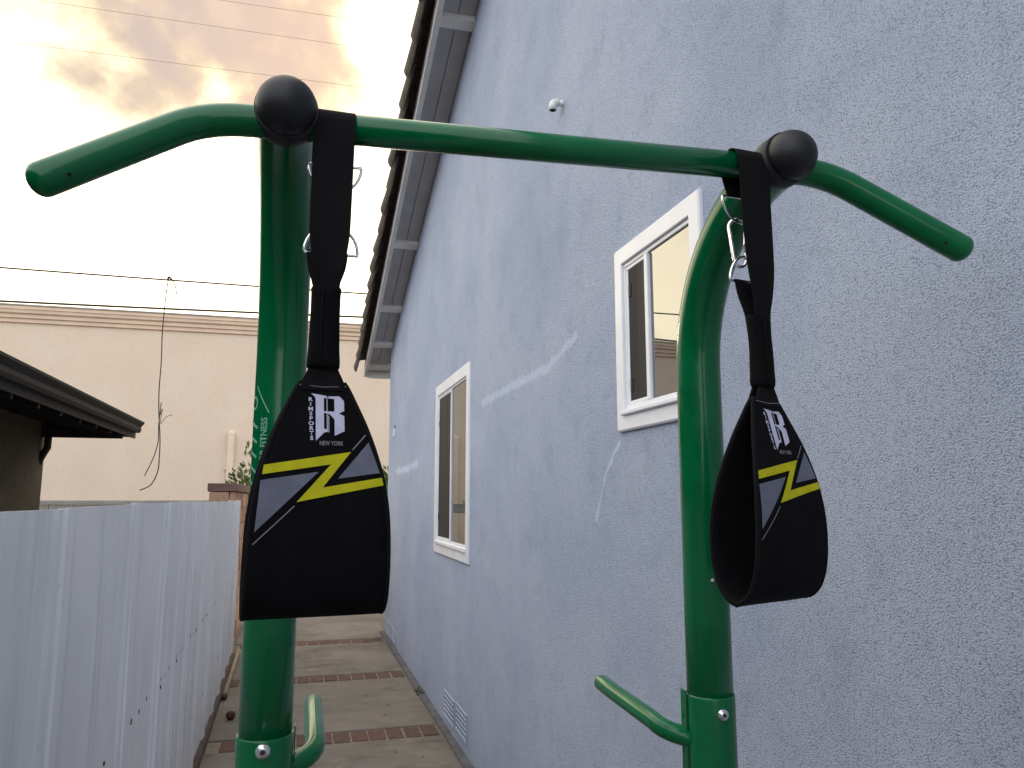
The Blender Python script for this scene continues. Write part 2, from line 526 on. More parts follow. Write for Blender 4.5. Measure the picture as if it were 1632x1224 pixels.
# ------------------------------------------------------------------ BLUE HOUSE
WX = 1.15; S = .3075; YC = 10.42
house = thing('blue_house', (WX + 4, 0, 0), 'blue grey stucco house with white trimmed windows and tiled roof along the alley', 'house')
soff = lambda y: 4.438 + S * (8.04 - abs(y))
ridge = soff(0) + .1
holes = {'w2': (2.06, 2.58, 2.01, 2.57), 'w1': (5.36, 6.56, 1.33, 2.61)}
outer = [(-9.5, -.05), (YC, -.05), (YC, soff(YC) + .1), (0, ridge), (-9.5, soff(9.5) + .1)]
loops = [[Vector((WX, y, z)) for y, z in outer]]
for (y0, y1, z0, z1) in holes.values():
    loops.append([Vector((WX, y, z)) for y, z in ((y0, z0), (y0, z1), (y1, z1), (y1, z0))])
allv = [v for l in loops for v in l]
F = [tuple(t) for t in tessellate_polygon(loops)]
me = pyd(allv, F); bm = bmesh.new(); bm.from_mesh(me)
for f in bm.faces:
    if f.normal.x > 0: f.normal_flip()
me = bpy.data.meshes.new('m'); bm.to_mesh(me); bm.free()
wall = link('wall', me, 'blue', house)
# reveals, far end wall, back
V = []; F = []
def quad(a_, b_, c_, d_):
    i = len(V); V.extend([a_, b_, c_, d_]); F.append((i, i + 1, i + 2, i + 3))
for (y0, y1, z0, z1) in holes.values():
    e = WX + .12
    quad((WX, y0, z0), (WX, y1, z0), (e, y1, z0), (e, y0, z0)); quad((WX, y0, z1), (WX, y1, z1), (e, y1, z1), (e, y0, z1))
    quad((WX, y0, z0), (WX, y0, z1), (e, y0, z1), (e, y0, z0)); quad((WX, y1, z0), (WX, y1, z1), (e, y1, z1), (e, y1, z0))
quad((WX, YC, -.05), (9, YC, -.05), (9, YC, soff(YC) + .1), (WX, YC, soff(YC) + .1))
quad((9, -9.5, -.05), (9, YC, -.05), (9, YC, soff(YC) + .1), (9, -9.5, soff(9.5) + .1))
quad((WX, -9.5, -.05), (9, -9.5, -.05), (9, -9.5, soff(9.5) + .1), (WX, -9.5, soff(9.5) + .1))
link('return_wall', pyd(V, F), 'blue', house)

# roof: deck slab, barge board, soffit panels, lookouts, rake tiles, eave fascia
XF = .85; YE = 11.14
rz = lambda y: soff(y) + .10                # top of the barge board / underside of tiles
roof_poly = [(YE, rz(YE) - .03), (0, rz(0) - .03), (-YE, rz(YE) - .03), (-YE, rz(YE) + .05), (0, rz(0) + .05), (YE, rz(YE) + .05)]
roof = link('roof', prism(roof_poly, 0, XF + .02, 9.4), 'tile', house)
bb = [(YE, soff(YE) - .045), (0, soff(0) - .045), (-YE, soff(YE) - .045), (-YE, rz(YE) + .012), (0, rz(0) + .012), (YE, rz(YE) + .012)]
link('barge_board', prism(bb, 0, XF - .002, XF + .042), 'fascia', roof)
link('eave_board', box(XF + .044, 9.3, YE - .045, YE - .004, soff(YE) - .06, rz(YE) - .035), 'fascia', roof)
# soffit boards between the lookouts
look = [10.9, 10.25, 9.35, 8.05, 6.55, 5.28, 4.05, 2.85, 1.65]
edges = [YE - .05] + look + [.3]
for a_, b_ in zip(edges, edges[1:]):
    y1, y0 = a_ - .035, b_ + .035
    for k in range(2):
        x0 = XF + .044 + k * .128; x1 = x0 + .122
        link('soffit_board', prism([(y1, soff(y1) + .012), (y0, soff(y0) + .012), (y0, soff(y0) + .035), (y1, soff(y1) + .035)], 0, x0, x1), 'soffit', roof)
link('soffit_backing', prism([(YE - .05, soff(YE - .05) + .04), (.2, soff(.2) + .04), (.2, soff(.2) + .06), (YE - .05, soff(YE - .05) + .06)], 0, XF + .044, WX + .3), 'soffit', roof)
for y in look:
    link('lookout', prism([(y + .045, soff(y + .045) - .028), (y - .045, soff(y - .045) - .028), (y - .045, soff(y - .045) + .04), (y + .045, soff(y + .045) + .04)], 0, XF + .043, WX + .05), 'fascia', roof)

# barrel rake tiles overlapping up the slope
def tile_mesh():
    L = .46; V = []; F = []; na = 14; nl = 4; th = .016
    for lay in (0, 1):
        for i in range(nl + 1):
            t = i / nl; r = .105 + .045 * t - lay * th
            for k in range(na + 1):
                a_ = R(-38 + 200 * k / na)
                V.append((-math.cos(a_) * r, t * L, math.sin(a_) * r * .95))
    W_ = na + 1; per = (nl + 1) * W_
    for i in range(nl):
        for k in range(na):
            q = (i * W_ + k, i * W_ + k + 1, (i + 1) * W_ + k + 1, (i + 1) * W_ + k)
            F.append(q); F.append(tuple(per + j for j in q[::-1]))
    for i in (0, nl):
        for k in range(na):
            q = (i * W_ + k, i * W_ + k + 1, per + i * W_ + k + 1, per + i * W_ + k); F.append(q)
    for i in range(nl):
        for k in (0, na):
            F.append((i * W_ + k, (i + 1) * W_ + k, per + (i + 1) * W_ + k, per + i * W_ + k))
    me = pyd(V, F)
    bm = bmesh.new(); bm.from_mesh(me); bmesh.ops.recalc_face_normals(bm, faces=bm.faces); bm.to_mesh(me); bm.free()
    return me
tm = tile_mesh()
ang = math.atan(S); step = .365
for k in range(31):
    y = YE + .03 - .46 * math.cos(ang) - k * step * math.cos(ang)
    if y < .1: break
    link('rake_tile', tm, 'tile', roof, loc=(XF + .002 + random.uniform(-.006, .006), y, rz(y) + .045 + random.uniform(-.004, .004)),
         rot=(-ang - .085 + random.uniform(-.015, .015), random.uniform(-.05, .05), random.uniform(-.012, .012)), smooth=False)
# second, inner row of field tiles seen edge on over the first
for k in range(30):
    y = YE + .03 - .46 * math.cos(ang) - k * step * math.cos(ang)
    if y < .1: break
    link('field_tile', tm, 'tile', roof, loc=(XF + .27, y, rz(y) + .03), rot=(-ang - .05, 0, 0))


def window(y0, y1, z0, z1, trim, mull, sill_h, name_lbl):
    """white vinyl slider: y1 is the far side (left in view)"""
    fr = .016
    V = bmesh.new()
    # surround boards, mitred look: four boxes butted
    t = trim
    rings = []
    for x_, g_ in ((WX + .02, t), (WX - fr + .005, t), (WX - fr, t - .005), (WX - fr, .003), (WX - fr + .003, 0), (WX + .02, 0)):
        gb = g_ * 1.15
        rings.append([V.verts.new(p_) for p_ in ((x_, y0 - g_, z0 - gb), (x_, y1 + g_, z0 - gb), (x_, y1 + g_, z1 + g_), (x_, y0 - g_, z1 + g_))])
    for r0, r1 in zip(rings, rings[1:]):
        for q in range(4): V.faces.new((r0[q], r0[(q + 1) % 4], r1[(q + 1) % 4], r1[q]))
    win = link('window', mesh_bm(V), 'trim', house)
    win['label'] = name_lbl
    # inner stepped frame
    s = .016
    bm = bmesh.new()
    box(WX - .006, WX + .09, y0, y1, z1 - s, z1, .002, bm); box(WX - .006, WX + .09, y0, y1, z0, z0 + s, .002, bm)
    box(WX - .006, WX + .09, y0, y0 + s, z0 + s, z1 - s, .002, bm); box(WX - .006, WX + .09, y1 - s, y1, z0 + s, z1 - s, .002, bm)
    link('frame', mesh_bm(bm), 'trim', win)
    link('sill', box(WX - fr - .014, WX + .01, y0 - t * .25, y1 + .004, z0 - sill_h, z0 - .004, .003), 'trim', win)
    ym = mull
    link('mullion', box(WX - .010, WX + .020, ym - .013, ym + .013, z0 + s, z1 - s, .003), 'trim', win)
    # fixed pane (near side)
    g0, g1 = y0 + s, ym - .013
    link('pane', box(WX + .002, WX + .008, g0, g1, z0 + s, z1 - s), 'glass', win)
    # sliding sash (far side) with insect screen
    h0, h1 = ym + .013, y1 - s; b_ = .014
    bm = bmesh.new()
    box(WX - .003, WX + .02, h0, h1, z1 - s - b_, z1 - s, .002, bm); box(WX - .003, WX + .02, h0, h1, z0 + s, z0 + s + b_, .002, bm)
    box(WX - .003, WX + .02, h1 - b_, h1, z0 + s + b_, z1 - s - b_, .002, bm); box(WX - .003, WX + .02, h0, h0 + b_ * .5, z0 + s + b_, z1 - s - b_, .002, bm)
    link('sash', mesh_bm(bm), 'trim', win)
    link('screen', box(WX + .000, WX + .003, h0 + b_ * .5, h1 - b_, z0 + s + b_, z1 - s - b_), 'screen', win)
    for zz in (z0 + (z1 - z0) * .16, z0 + (z1 - z0) * .8):
        link('latch', box(WX - .004, WX + .002, h1 - b_ - .022, h1 - b_ - .004, zz - .025, zz + .025, .002), 'cable', win)
    # dark room behind
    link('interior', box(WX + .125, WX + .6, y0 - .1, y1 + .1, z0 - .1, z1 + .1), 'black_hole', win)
    return win


w2 = window(2.06, 2.58, 2.02, 2.57, .066, 2.385, .02, 'smaller near window beside the right post')
w1 = window(5.36, 6.56, 1.36, 2.58, .092, 5.965, .03, 'larger far window low on the wall')

# crawl space vents
def vent(y0, y1, z0, z1):
    bm = bmesh.new(); s = .016
    box(WX - .010, WX + .01, y0, y1, z1 - s, z1, .002, bm); box(WX - .010, WX + .01, y0, y1, z0, z0 + s, .002, bm)
    box(WX - .010, WX + .01, y0, y0 + s, z0 + s, z1 - s, .002, bm); box(WX - .010, WX + .01, y1 - s, y1, z0 + s, z1 - s, .002, bm)
    v = link('vent', mesh_bm(bm), 'blue', house)
    link('vent_opening', box(WX - .0035, WX + .008, y0 + s, y1 - s, z0 + s, z1 - s), 'footing', v)
    n = int((z1 - z0 - 2 * s) / .030)
    for k in range(n):
        zz = z0 + s + (k + .5) * (z1 - z0 - 2 * s) / n
        link('slat', prism([(WX - .011, zz - .008), (WX - .008, zz - .010), (WX + .000, zz + .002), (WX - .003, zz + .004)], 1, y0 + s, y1 - s), 'blue', v)
for q in ((5.74, 6.14, .055, .25), (5.29, 5.67, .075, .265), (9.68, 10.1, .035, .19), (9.2, 9.6, .035, .19)): vent(*q)

# pvc stub: short spur then an elbow pointing down
st = link('drain_stub', sweep([(WX + .02, 3.26, 3.575), (WX - .028, 3.26, 3.575)], .015, 20, cap='flat'), 'pvc', house)
link('elbow', sweep([(WX - .022, 3.26, 3.5752)] + [(WX - .034 - .016 * math.sin(R(a_)), 3.26, 3.559 + .016 * math.cos(R(a_))) for a_ in (0, 30, 60, 90)] + [(WX - .050, 3.26, 3.534)], .0185, 20, cap='flat'), 'pvc', st)
link('bore', sweep([(WX - .050, 3.26, 3.538), (WX - .050, 3.26, 3.5332)], .0145, 20, cap='flat'), 'black_hole', st)
hk = link('wall_bracket', box(WX - .03, WX + .01, 9.69, 9.73, 2.47, 2.57, .004), 'pvc', house)
link('screw', sweep([(WX - .012, 9.71, 2.6), (WX + .01, 9.71, 2.6)], .012, 10, cap='flat'), 'cable', hk)

# ------------------------------------------------------------------ WHITE METAL FENCE
fence = thing('white_fence', (-.55, 4, 0), 'white ribbed sheet metal fence along the left side of the alley', 'fence')
fd = Vector((-.0140, 1, 0)).normalized(); fn = Vector((fd.y, -fd.x, 0))
fb = Vector((-.492, 0, 0))
y = -2.9; k = 0
ribs = [-2.9, -2.2, -1.5, -.85, -.15, .55, 1.22, 1.95, 2.86, 3.6, 4.15, 4.65, 5.28, 5.95, 6.6, 7.18, 7.8, 8.4, 9.05]
for i in range(len(ribs) - 1):
    a_, b_ = ribs[i] + .002, ribs[i + 1] - .002
    wd = b_ - a_; top = 1.678 + random.uniform(-.006, .006) + .001 * a_; slope_t = random.uniform(-.006, .006)
    prof = [(0, .000), (.016, .015), (.05, .015), (.066, .0), (wd * .5 - .012, .0), (wd * .5, .004), (wd * .5 + .012, .0), (wd - .05, .0), (wd - .036, .010), (wd, .010)]
    V = []; F = []
    lean = random.uniform(-.004, .004)
    for (u, o_) in prof:
        for j, z in enumerate((.05, .5, 1.0, 1.35, top + slope_t * (u / wd))):
            wob = .004 * math.sin(3.1 * z + a_ * 2 + u * 3)
            p_ = fb + fd * (a_ + u) + fn * (o_ + wob + lean * z); V.append((p_.x, p_.y, z))
    nn = len(prof)
    for u in range(nn - 1):
        for j in range(4): F.append((u * 5 + j, u * 5 + j + 1, (u + 1) * 5 + j + 1, (u + 1) * 5 + j))
    back = len(V)
    V += [tuple(Vector(p_) - fn * .003) for p_ in V]
    F += [tuple(back + q for q in f[::-1]) for f in F]
    for u in range(nn - 1): F.append((u * 5 + 4, (u + 1) * 5 + 4, back + (u + 1) * 5 + 4, back + u * 5 + 4))
    for u in (0, nn - 1):
        for j in range(4): F.append((u * 5 + j, u * 5 + j + 1, back + u * 5 + j + 1, back + u * 5 + j))
    bm = bmesh.new(); bm.from_mesh(pyd(V, F)); pm = mesh_bm(bm)
    pn = link('fence_panel', pm, 'fence', fence)
    # screw heads / slots along the two hidden rails
    for zr, h_ in ((.92, .016), (.40, .014)):
        for u in (wd * .12, wd * .33, wd * .55, wd * .78):
            if random.random() < .12: continue
            p_ = fb + fd * (a_ + u) + fn * (.004 * math.sin(3.1 * zr + a_ * 2 + u * 3) + lean * zr + (0.0 if .066 < u < wd - .05 else .016))
            hh = h_ * random.uniform(.6, 1.2)
            me = box(-.0015, .0022, -.005, .005, -hh / 2, hh / 2)
            link('screw', me, 'cable', pn, loc=(p_.x, p_.y, zr + random.uniform(-.006, .006)))
for z in (.42, .95, 1.5):
    a_ = fb + fd * -2.9 - fn * .045; b_ = fb + fd * 9.03 - fn * .045
    link('rail', sweep([(a_.x, a_.y, z), (b_.x, b_.y, z)], .02, 8, cap='flat'), 'kick', fence)
for yy in (-2.8, -.8, 1.2, 3.2, 5.2, 7.2, 8.95):
    p_ = fb + fd * yy - fn * .09
    link('post', box(p_.x - .03, p_.x + .03, p_.y - .03, p_.y + .03, -.06, 1.6), 'kick', fence)

bm = bmesh.new()
kp = []
for i in range(40):
    yy = -2.9 + i * 12.0 / 39; rr = random.Random(i)
    p_ = fb + fd * yy
    kp.append((p_.x + rr.uniform(-.002, .002) + .004, p_.y, rr.uniform(-.003, .004)))
rows = [[bm.verts.new((x + dx, yy, z)) for dx, z in ((-.03, -.055), (-.03, .075 + zz), (.014, .075 + zz), (.026, .06 + zz), (.026, -.055))] for x, yy, zz in kp]
for r0, r1 in zip(rows, rows[1:]):
    for j in range(4): bm.faces.new((r0[j], r0[j + 1], r1[j + 1], r1[j]))
bm.faces.new(rows[0]); bm.faces.new(rows[-1])
kb = link('kick_board', mesh_bm(bm), 'kick')
tag(kb, 'weathered brown timber edging board along the foot of the white fence', 'edging board')

# ------------------------------------------------------------------ TAN BLOCK WALL beyond the fence
gw = thing('garden_wall', (-.84, 9.3, 0), 'tan split block garden wall with brown cap at the end of the white fence', 'wall')
X0, X1, Y0, Y1, ZT = -.965, -.70, 9.32, 11.85, 1.78
link('core', box(X0 + .015, X1 - .015, Y0 + .015, Y1 - .015, -.06, ZT - .005), 'mortar', gw)
bh = ZT / 9
for r in range(9):
    z0 = r * bh + .004; z1 = (r + 1) * bh - .004
    yy = Y0; first = True
    while yy < Y1 - .02:
        L = (.21 if r % 2 else .40) if first else random.choice((.40, .40, .20))
        first = False
        y1 = min(Y1, yy + L)
        d_ = random.uniform(0, .012)
        link('block', jitter(box(X1 - .05, X1 + d_, yy + .004, y1 - .004, z0, z1, .006), .003, r * 31 + int(yy * 10)), 'wallblock', gw)
        yy = y1
    link('block', jitter(box(X0, X1 - .054, Y0 - random.uniform(0, .01), Y0 + .04, z0, z1, .006), .003, r), 'wallblock', gw)
yy = Y0 - .02
while yy < Y1:
    link('cap_block', jitter(box(X0 - .02, X1 + .03, yy + .003, min(yy + .42, Y1 + .02), ZT, ZT + .095, .008), .002, int(yy * 7)), 'cap', gw)
    yy += .425

# ------------------------------------------------------------------ GREY BLOCK WALL in front of the beige building
bwall = thing('block_wall', (-5, 16, 0), 'low grey concrete block wall in front of the beige building', 'wall')
for r in range(8):
    z0 = r * .2; off = .2 * (r % 2)
    if r < 7: continue
    x = -13.0 - off
    while x < -1.0:
        link('block', box(x + .004, x + .396, 16.0 - random.uniform(0, .006), 16.2, z0 + .004, z0 + .196, .004), 'block', bwall)
        x += .4
link('wall_body', box(-13, -1.2, 16.006, 16.19, -.06, 1.4), 'block', bwall)
link('coping', box(-13.1, -1.1, 15.97, 16.23, 1.602, 1.672, .006), 'block', bwall)

# ------------------------------------------------------------------ BEIGE BUILDING
bb_ = thing('beige_building', (0, 20, 0), 'large beige stucco building with tan moulded cornice behind the alley', 'building')
link('wall', box(-32, 26, 20, 34, -.06, 5.80), 'beige', bb_)
prof = [(19.999, 5.76), (19.95, 5.78), (19.95, 5.86), (19.91, 5.88), (19.91, 5.96), (19.86, 5.99), (19.85, 6.07), (19.83, 6.07), (19.83, 6.15), (20.25, 6.15), (20.25, 5.805), (19.999, 5.805)]
co = link('cornice', prism(prof, 0, -32.2, 26.2), 'cornice', bb_)
link('roof_edge', box(-32.25, 26.25, 19.81, 34.2, 6.152, 6.185), 'block', co)
pp = link('conduit', sweep([(-1.63, 19.93, .0), (-1.63, 19.93, 3.28)], .085, 16, cap='round'), 'beige', bb_)
for z in (.8, 2.4):
    link('strap', box(-1.76, -1.50, 19.90, 19.998, z, z + .05, .004), 'beige', pp)

# ------------------------------------------------------------------ NEIGHBOUR HOUSE
nb = thing('neighbour_house', (-6, 4, 0), 'dark stucco house with brown eaves and gutter beyond the white fence', 'house')
NX, NE, NY = -3.0, -2.0, 10.55
soffn = lambda x: 2.47 + .23 * (NE - x)
link('wall', box(-9.5, NX, -6, NY, -.06, soffn(NX) - .005), 'olive', nb)
ex = .95  # roof overhang past the gable corner is small; rafters run down to the eave
nroof = link('roof', prism([(NE, soffn(NE) + .02), (-6.2, soffn(-6.2) + .02), (-10.5, soffn(-1.9) + .02), (-10.5, soffn(-1.9) + .12), (-6.2, soffn(-6.2) + .16), (NE - .03, soffn(NE) + .15)], 1, -6.4, NY - .06), 'darkwood', nb)
yy = -6.0
while yy < NY - .2:
    link('rafter', prism([(NE - .01, soffn(NE) - .06), (NX + .002, soffn(NX) - .09), (NX + .002, soffn(NX) + .018), (NE - .01, soffn(NE) + .018)], 1, yy, yy + .05), 'darkwood', nroof)
    yy += .61
link('end_beam', box(NX - .3, NE - .12, NY - .17, NY - .10, 2.435, 2.55, .004), 'darkwood', nroof)
link('gable_board', prism([(NE - .02, 2.46), (NX - 3.0, 2.46), (-6.0, soffn(-6.0) + .02), (NE - .02, soffn(NE) + .02)], 1, NY - .095, NY - .062), 'darkwood', nroof)
fa = link('fascia', box(NE + .002, NE + .026, -6.4, NY - .12, 2.44, 2.62), 'darkwood', nroof)
# K-style gutter profile along the eave
gp = [(NE + .028, 2.50), (NE + .09, 2.50), (NE + .105, 2.53), (NE + .10, 2.57), (NE + .135, 2.615), (NE + .135, 2.635), (NE + .028, 2.635)]
gu = link('gutter', prism(gp, 1, -6.4, NY - .25), 'gutter', nroof)
link('gutter_end', prism([(a_ + .004 if i else a_, z) for i, (a_, z) in enumerate(gp)], 1, NY - .247, NY - .243), 'gutter', gu)
link('drip_edge', box(NE - .25, NE + .05, -6.4, NY - .02, 2.662, 2.672), 'gutter', gu)
# shingle courses on the slope
for k in range(9):
    xa = NE + .06 - k * .42; xb = xa - .44
    za = soffn(NE) + .165 + .23 * (NE - xa) - .03; zb = soffn(NE) + .16 + .23 * (NE - xb) - .03
    link('shingle_course', prism([(xa, za), (xb, zb), (xb, zb + .012), (xa, za + .022)], 1, -6.45, NY - .03 - .02 * (k % 2)), 'tile', nroof)
link('downspout', sweep([(-2.93, NY - .14, 2.44), (-2.93, NY - .14, 2.31), (-2.97, NY - .13, 2.24), (-3.04, NY - .1, 2.10), (-3.10, NY + .03, 1.98), (-3.1, NY + .05, .1)], .055, 8, cap='flat', flat=.75), 'gutter', nb)

# ================================================================== PULL UP STATION
gs = thing('pull_up_station', (.35, 1.33, 0), 'glossy green outdoor pull up station with two curved posts and black ball caps', 'pull up bar')
PR = .0415
posts = [(-.036, 1.352, 1.022, 'L', 2.226), (.735, 1.315, 1.000, 'R', 2.241)]
cap_c = []
for px, py, by, side, ZB in posts:
    Rr = py - by - .022
    zb = ZB - Rr
    pts = [(px, py, z) for z in (1.30, 1.5, 1.7, zb - .05)] + [(px, py - Rr * (1 - math.cos(R(a_))), zb + Rr * math.sin(R(a_))) for a_ in range(0, 91, 5)] + [(px, by + .01, ZB)]
    po = link('post', sweep(pts, PR, 40, cap='flat'), 'green', gs)
    # lower sleeve the post slides into
    zt = 1.331 if side == 'L' else 1.352
    lo = link('sleeve', sweep([(px, py, 0.0), (px, py, zt - .004), (px, py, zt)], [PR + .0026, PR + .0026, PR + .0018], 40, cap='flat'), 'green', gs)
    link('base_plate', sweep([(px, py, 0.001), (px, py, .012)], .11, 32, cap='flat'), 'green', lo)
    for q in range(4):
        a_ = R(45 + 90 * q)
        link('anchor_bolt', sweep([(px + .088 * math.cos(a_), py + .088 * math.sin(a_), .012), (px + .088 * math.cos(a_), py + .088 * math.sin(a_), .026)], .010, 6, cap='flat'), 'chrome', lo)
    # domed bolt with hex socket
    bx, bz = (px + .003, 1.316) if side == 'L' else (px + .008, 1.325)
    ah = math.atan2(bx - px + (-.004 if side == 'L' else -.010), PR)
    n_ = Vector((-.02 if side == 'L' else -.03, -1, 0)).normalized()
    c0 = Vector((px, py, bz)) + n_ * (PR + .0020)
    rb = .0118 if side == 'L' else .0105
    prof_b = [(0, rb), (.002, rb), (.0045, rb * .9), (.0065, rb * .7), (.0076, rb * .45)]
    bo = link('bolt', sweep([c0 + n_ * d_ for d_, _ in prof_b], [r_ for _, r_ in prof_b], 24, cap='flat'), 'chrome', lo)
    link('socket', sweep([c0 + n_ * .007, c0 + n_ * .0079], rb * .34, 6, cap='flat'), 'cable', bo)
    # ball cap
    bm = bmesh.new(); bmesh.ops.create_uvsphere(bm, u_segments=40, v_segments=24, radius=.0405)
    for v in bm.verts:
        v.co.y *= 1.0; v.co += Vector((px + (0 if side == 'L' else .002), by, ZB))
    bc = link('ball_cap', mesh_bm(bm), 'rubber', gs, smooth=True)
    link('collar', sweep([(px, by + .002, ZB), (px, by + .030, ZB), (px, by + .036, ZB)], [PR + .0006, PR + .0012, PR + .0004], 36, cap='flat'), 'rubber', bc)

# bar and bent grips
zb_ = 2.216
L0 = Vector((-.036, 1.052, zb_)); R0 = Vector((.737, 1.030, zb_ + .016))
link('crossbar', sweep([L0, L0.lerp(R0, .5), R0], .0213, 28, cap='flat'), 'green', gs)
def grip(p0, bend, end, name_):
    P = [tuple(p0), tuple(p0.lerp(bend, .55))]
    a_ = p0.lerp(bend, .45); c_ = bend.lerp(end, .20)
    P = [tuple(p0)]
    for i in range(9):
        t = i / 8; q = a_.lerp(bend, t).lerp(bend.lerp(c_, t), t); P.append(tuple(q))
    P += [tuple(bend.lerp(end, t)) for t in (.4, .6, .8, 1.0)]
    return link('grip', sweep(P, .0222, 28, cap='round'), 'green', gs)
gl = grip(L0, Vector((-.140, 1.056, 2.214)), Vector((-.317, 1.013, 2.086)), 'L')
gr = grip(R0, Vector((.815, 1.016, 2.226)), Vector((1.012, .957, 2.098)), 'R')
# little drain holes near the grip ends
def drain(bend, end, t, parent):
    ax = (end - bend).normalized(); n_ = Vector((-.1, -.7, -.7)); n_ = (n_ - ax * n_.dot(ax)).normalized()
    c_ = bend.lerp(end, t)
    link('drain_hole', sweep([c_ + n_ * .0215, c_ + n_ * .0225], .0028, 10, cap='flat'), 'black_hole', parent)
drain(Vector((-.140, 1.056, 2.214)), Vector((-.317, 1.013, 2.086)), .88, gl)
drain(Vector((.815, 1.016, 2.226)), Vector((1.012, .957, 2.098)), .88, gr)

# side handles low on the posts: out from the inner side, then straight back
def hook(px, py, sx, z, ln):
    xh = px + sx * .080; r_ = .050
    P = [(px + sx * .02, py + .012, z - .004), (px + sx * (.080 - r_), py + .014, z - .002)]
    for a_ in range(15, 91, 15):
        P.append((px + sx * (.080 - r_ + r_ * math.sin(R(a_))), py + .014 + r_ * (1 - math.cos(R(a_))), z + .0002 * a_))
    P += [(xh, py + .16, z + .022), (xh, py + ln * .8, z + .026), (xh, py + ln, z + .030)]
    return link('side_handle', sweep(P, .0172, 24, cap='round'), 'green', gs)
hook(-.036, 1.352, 1, 1.272, .285); hook(.735, 1.315, -1, 1.273, .325)
# small mounting flange behind the right handle
link('flange', box(.6875, .6895, 1.318, 1.338, 1.15, 1.358, .0006), 'green', gs)
link('flange', box(.0090, .0110, 1.352, 1.372, 1.15, 1.338, .0006), 'green', gs)

# lettering wrapped round the outer sides of the posts, reading upwards
def wrap_text(me, px, py, a0, z0):
    """text x runs up the post, text y turns towards the outside (left)"""
    rr = PR + .0006
    for v in me.vertices:
        a_ = a0 - v.co.y / rr
        v.co = Vector((px + rr * math.sin(a_), py - rr * math.cos(a_), z0 + v.co.x))
    return me
for px, py, side in ((-.036, 1.352, 'L'), (.735, 1.315, 'R')):
    a0 = R(-25) if side == 'L' else R(90)
    zt = 1.832 if side == 'L' else 1.755
    t1 = text_mesh('OUTDOOR FITNESS', .0162, bold=.0004)
    wtx = max(v.co.x for v in t1.vertices)
    for v in t1.vertices: v.co.x *= .125 / wtx
    lt = link('lettering', wrap_text(t1, px, py, a0, zt - .125), 'decal', gs)
    # swoosh and stroke above the lettering
    def strip(uv0, uv1, wd):
        n = 10; V = []; F = []
        d_ = Vector((uv1[0] - uv0[0], uv1[1] - uv0[1], 0)).normalized(); nn = Vector((-d_.y, d_.x, 0)) * wd / 2
        for i in range(n + 1):
            c_ = Vector((uv0[0] + (uv1[0] - uv0[0]) * i / n, uv0[1] + (uv1[1] - uv0[1]) * i / n, 0))
            V += [c_ - nn, c_ + nn]
        for i in range(n): F.append((2 * i, 2 * i + 1, 2 * i + 3, 2 * i + 2))
        return pyd(V, F)
    link('stroke', wrap_text(strip((.132, -.003), (.178, .0245), .0022), px, py, a0, zt - .125), 'decal', lt)
    if side == 'R': continue
    for q in range(5):
        u0 = .012 + q * .024
        link('stroke', wrap_text(strip((u0, .019), (u0 + .014, .044), .0045), px, py, a0, zt - .125), 'decal', lt)
    V = []; F = []
    for i in range(25):
        a_ = 2 * math.pi * i / 24
        for r_ in (.0062, .0092): V.append((.150 + r_ * math.cos(a_) * 1.3, .031 + r_ * math.sin(a_), 0))
    for i in range(24): F.append((2 * i, 2 * i + 1, 2 * i + 3, 2 * i + 2))
    link('ring_mark', wrap_text(pyd(V, F), px, py, a0, zt - .125), 'decal', lt)
# a chip in the paint of the right post
rr = random.Random(4); a0 = R(-6); V = []
for i in range(9):
    a_ = 2 * math.pi * i / 9; r_ = .0032 * rr.uniform(.5, 1.2)
    th = a0 + r_ * math.cos(a_) * 1.3 / PR
    V.append((.735 + (PR + .0005) * math.sin(th - R(8)), 1.315 - (PR + .0005) * math.cos(th - R(8)), 1.556 + r_ * math.sin(a_)))
link('paint_chip', pyd(V, [tuple(range(9))]), 'chip', gs)


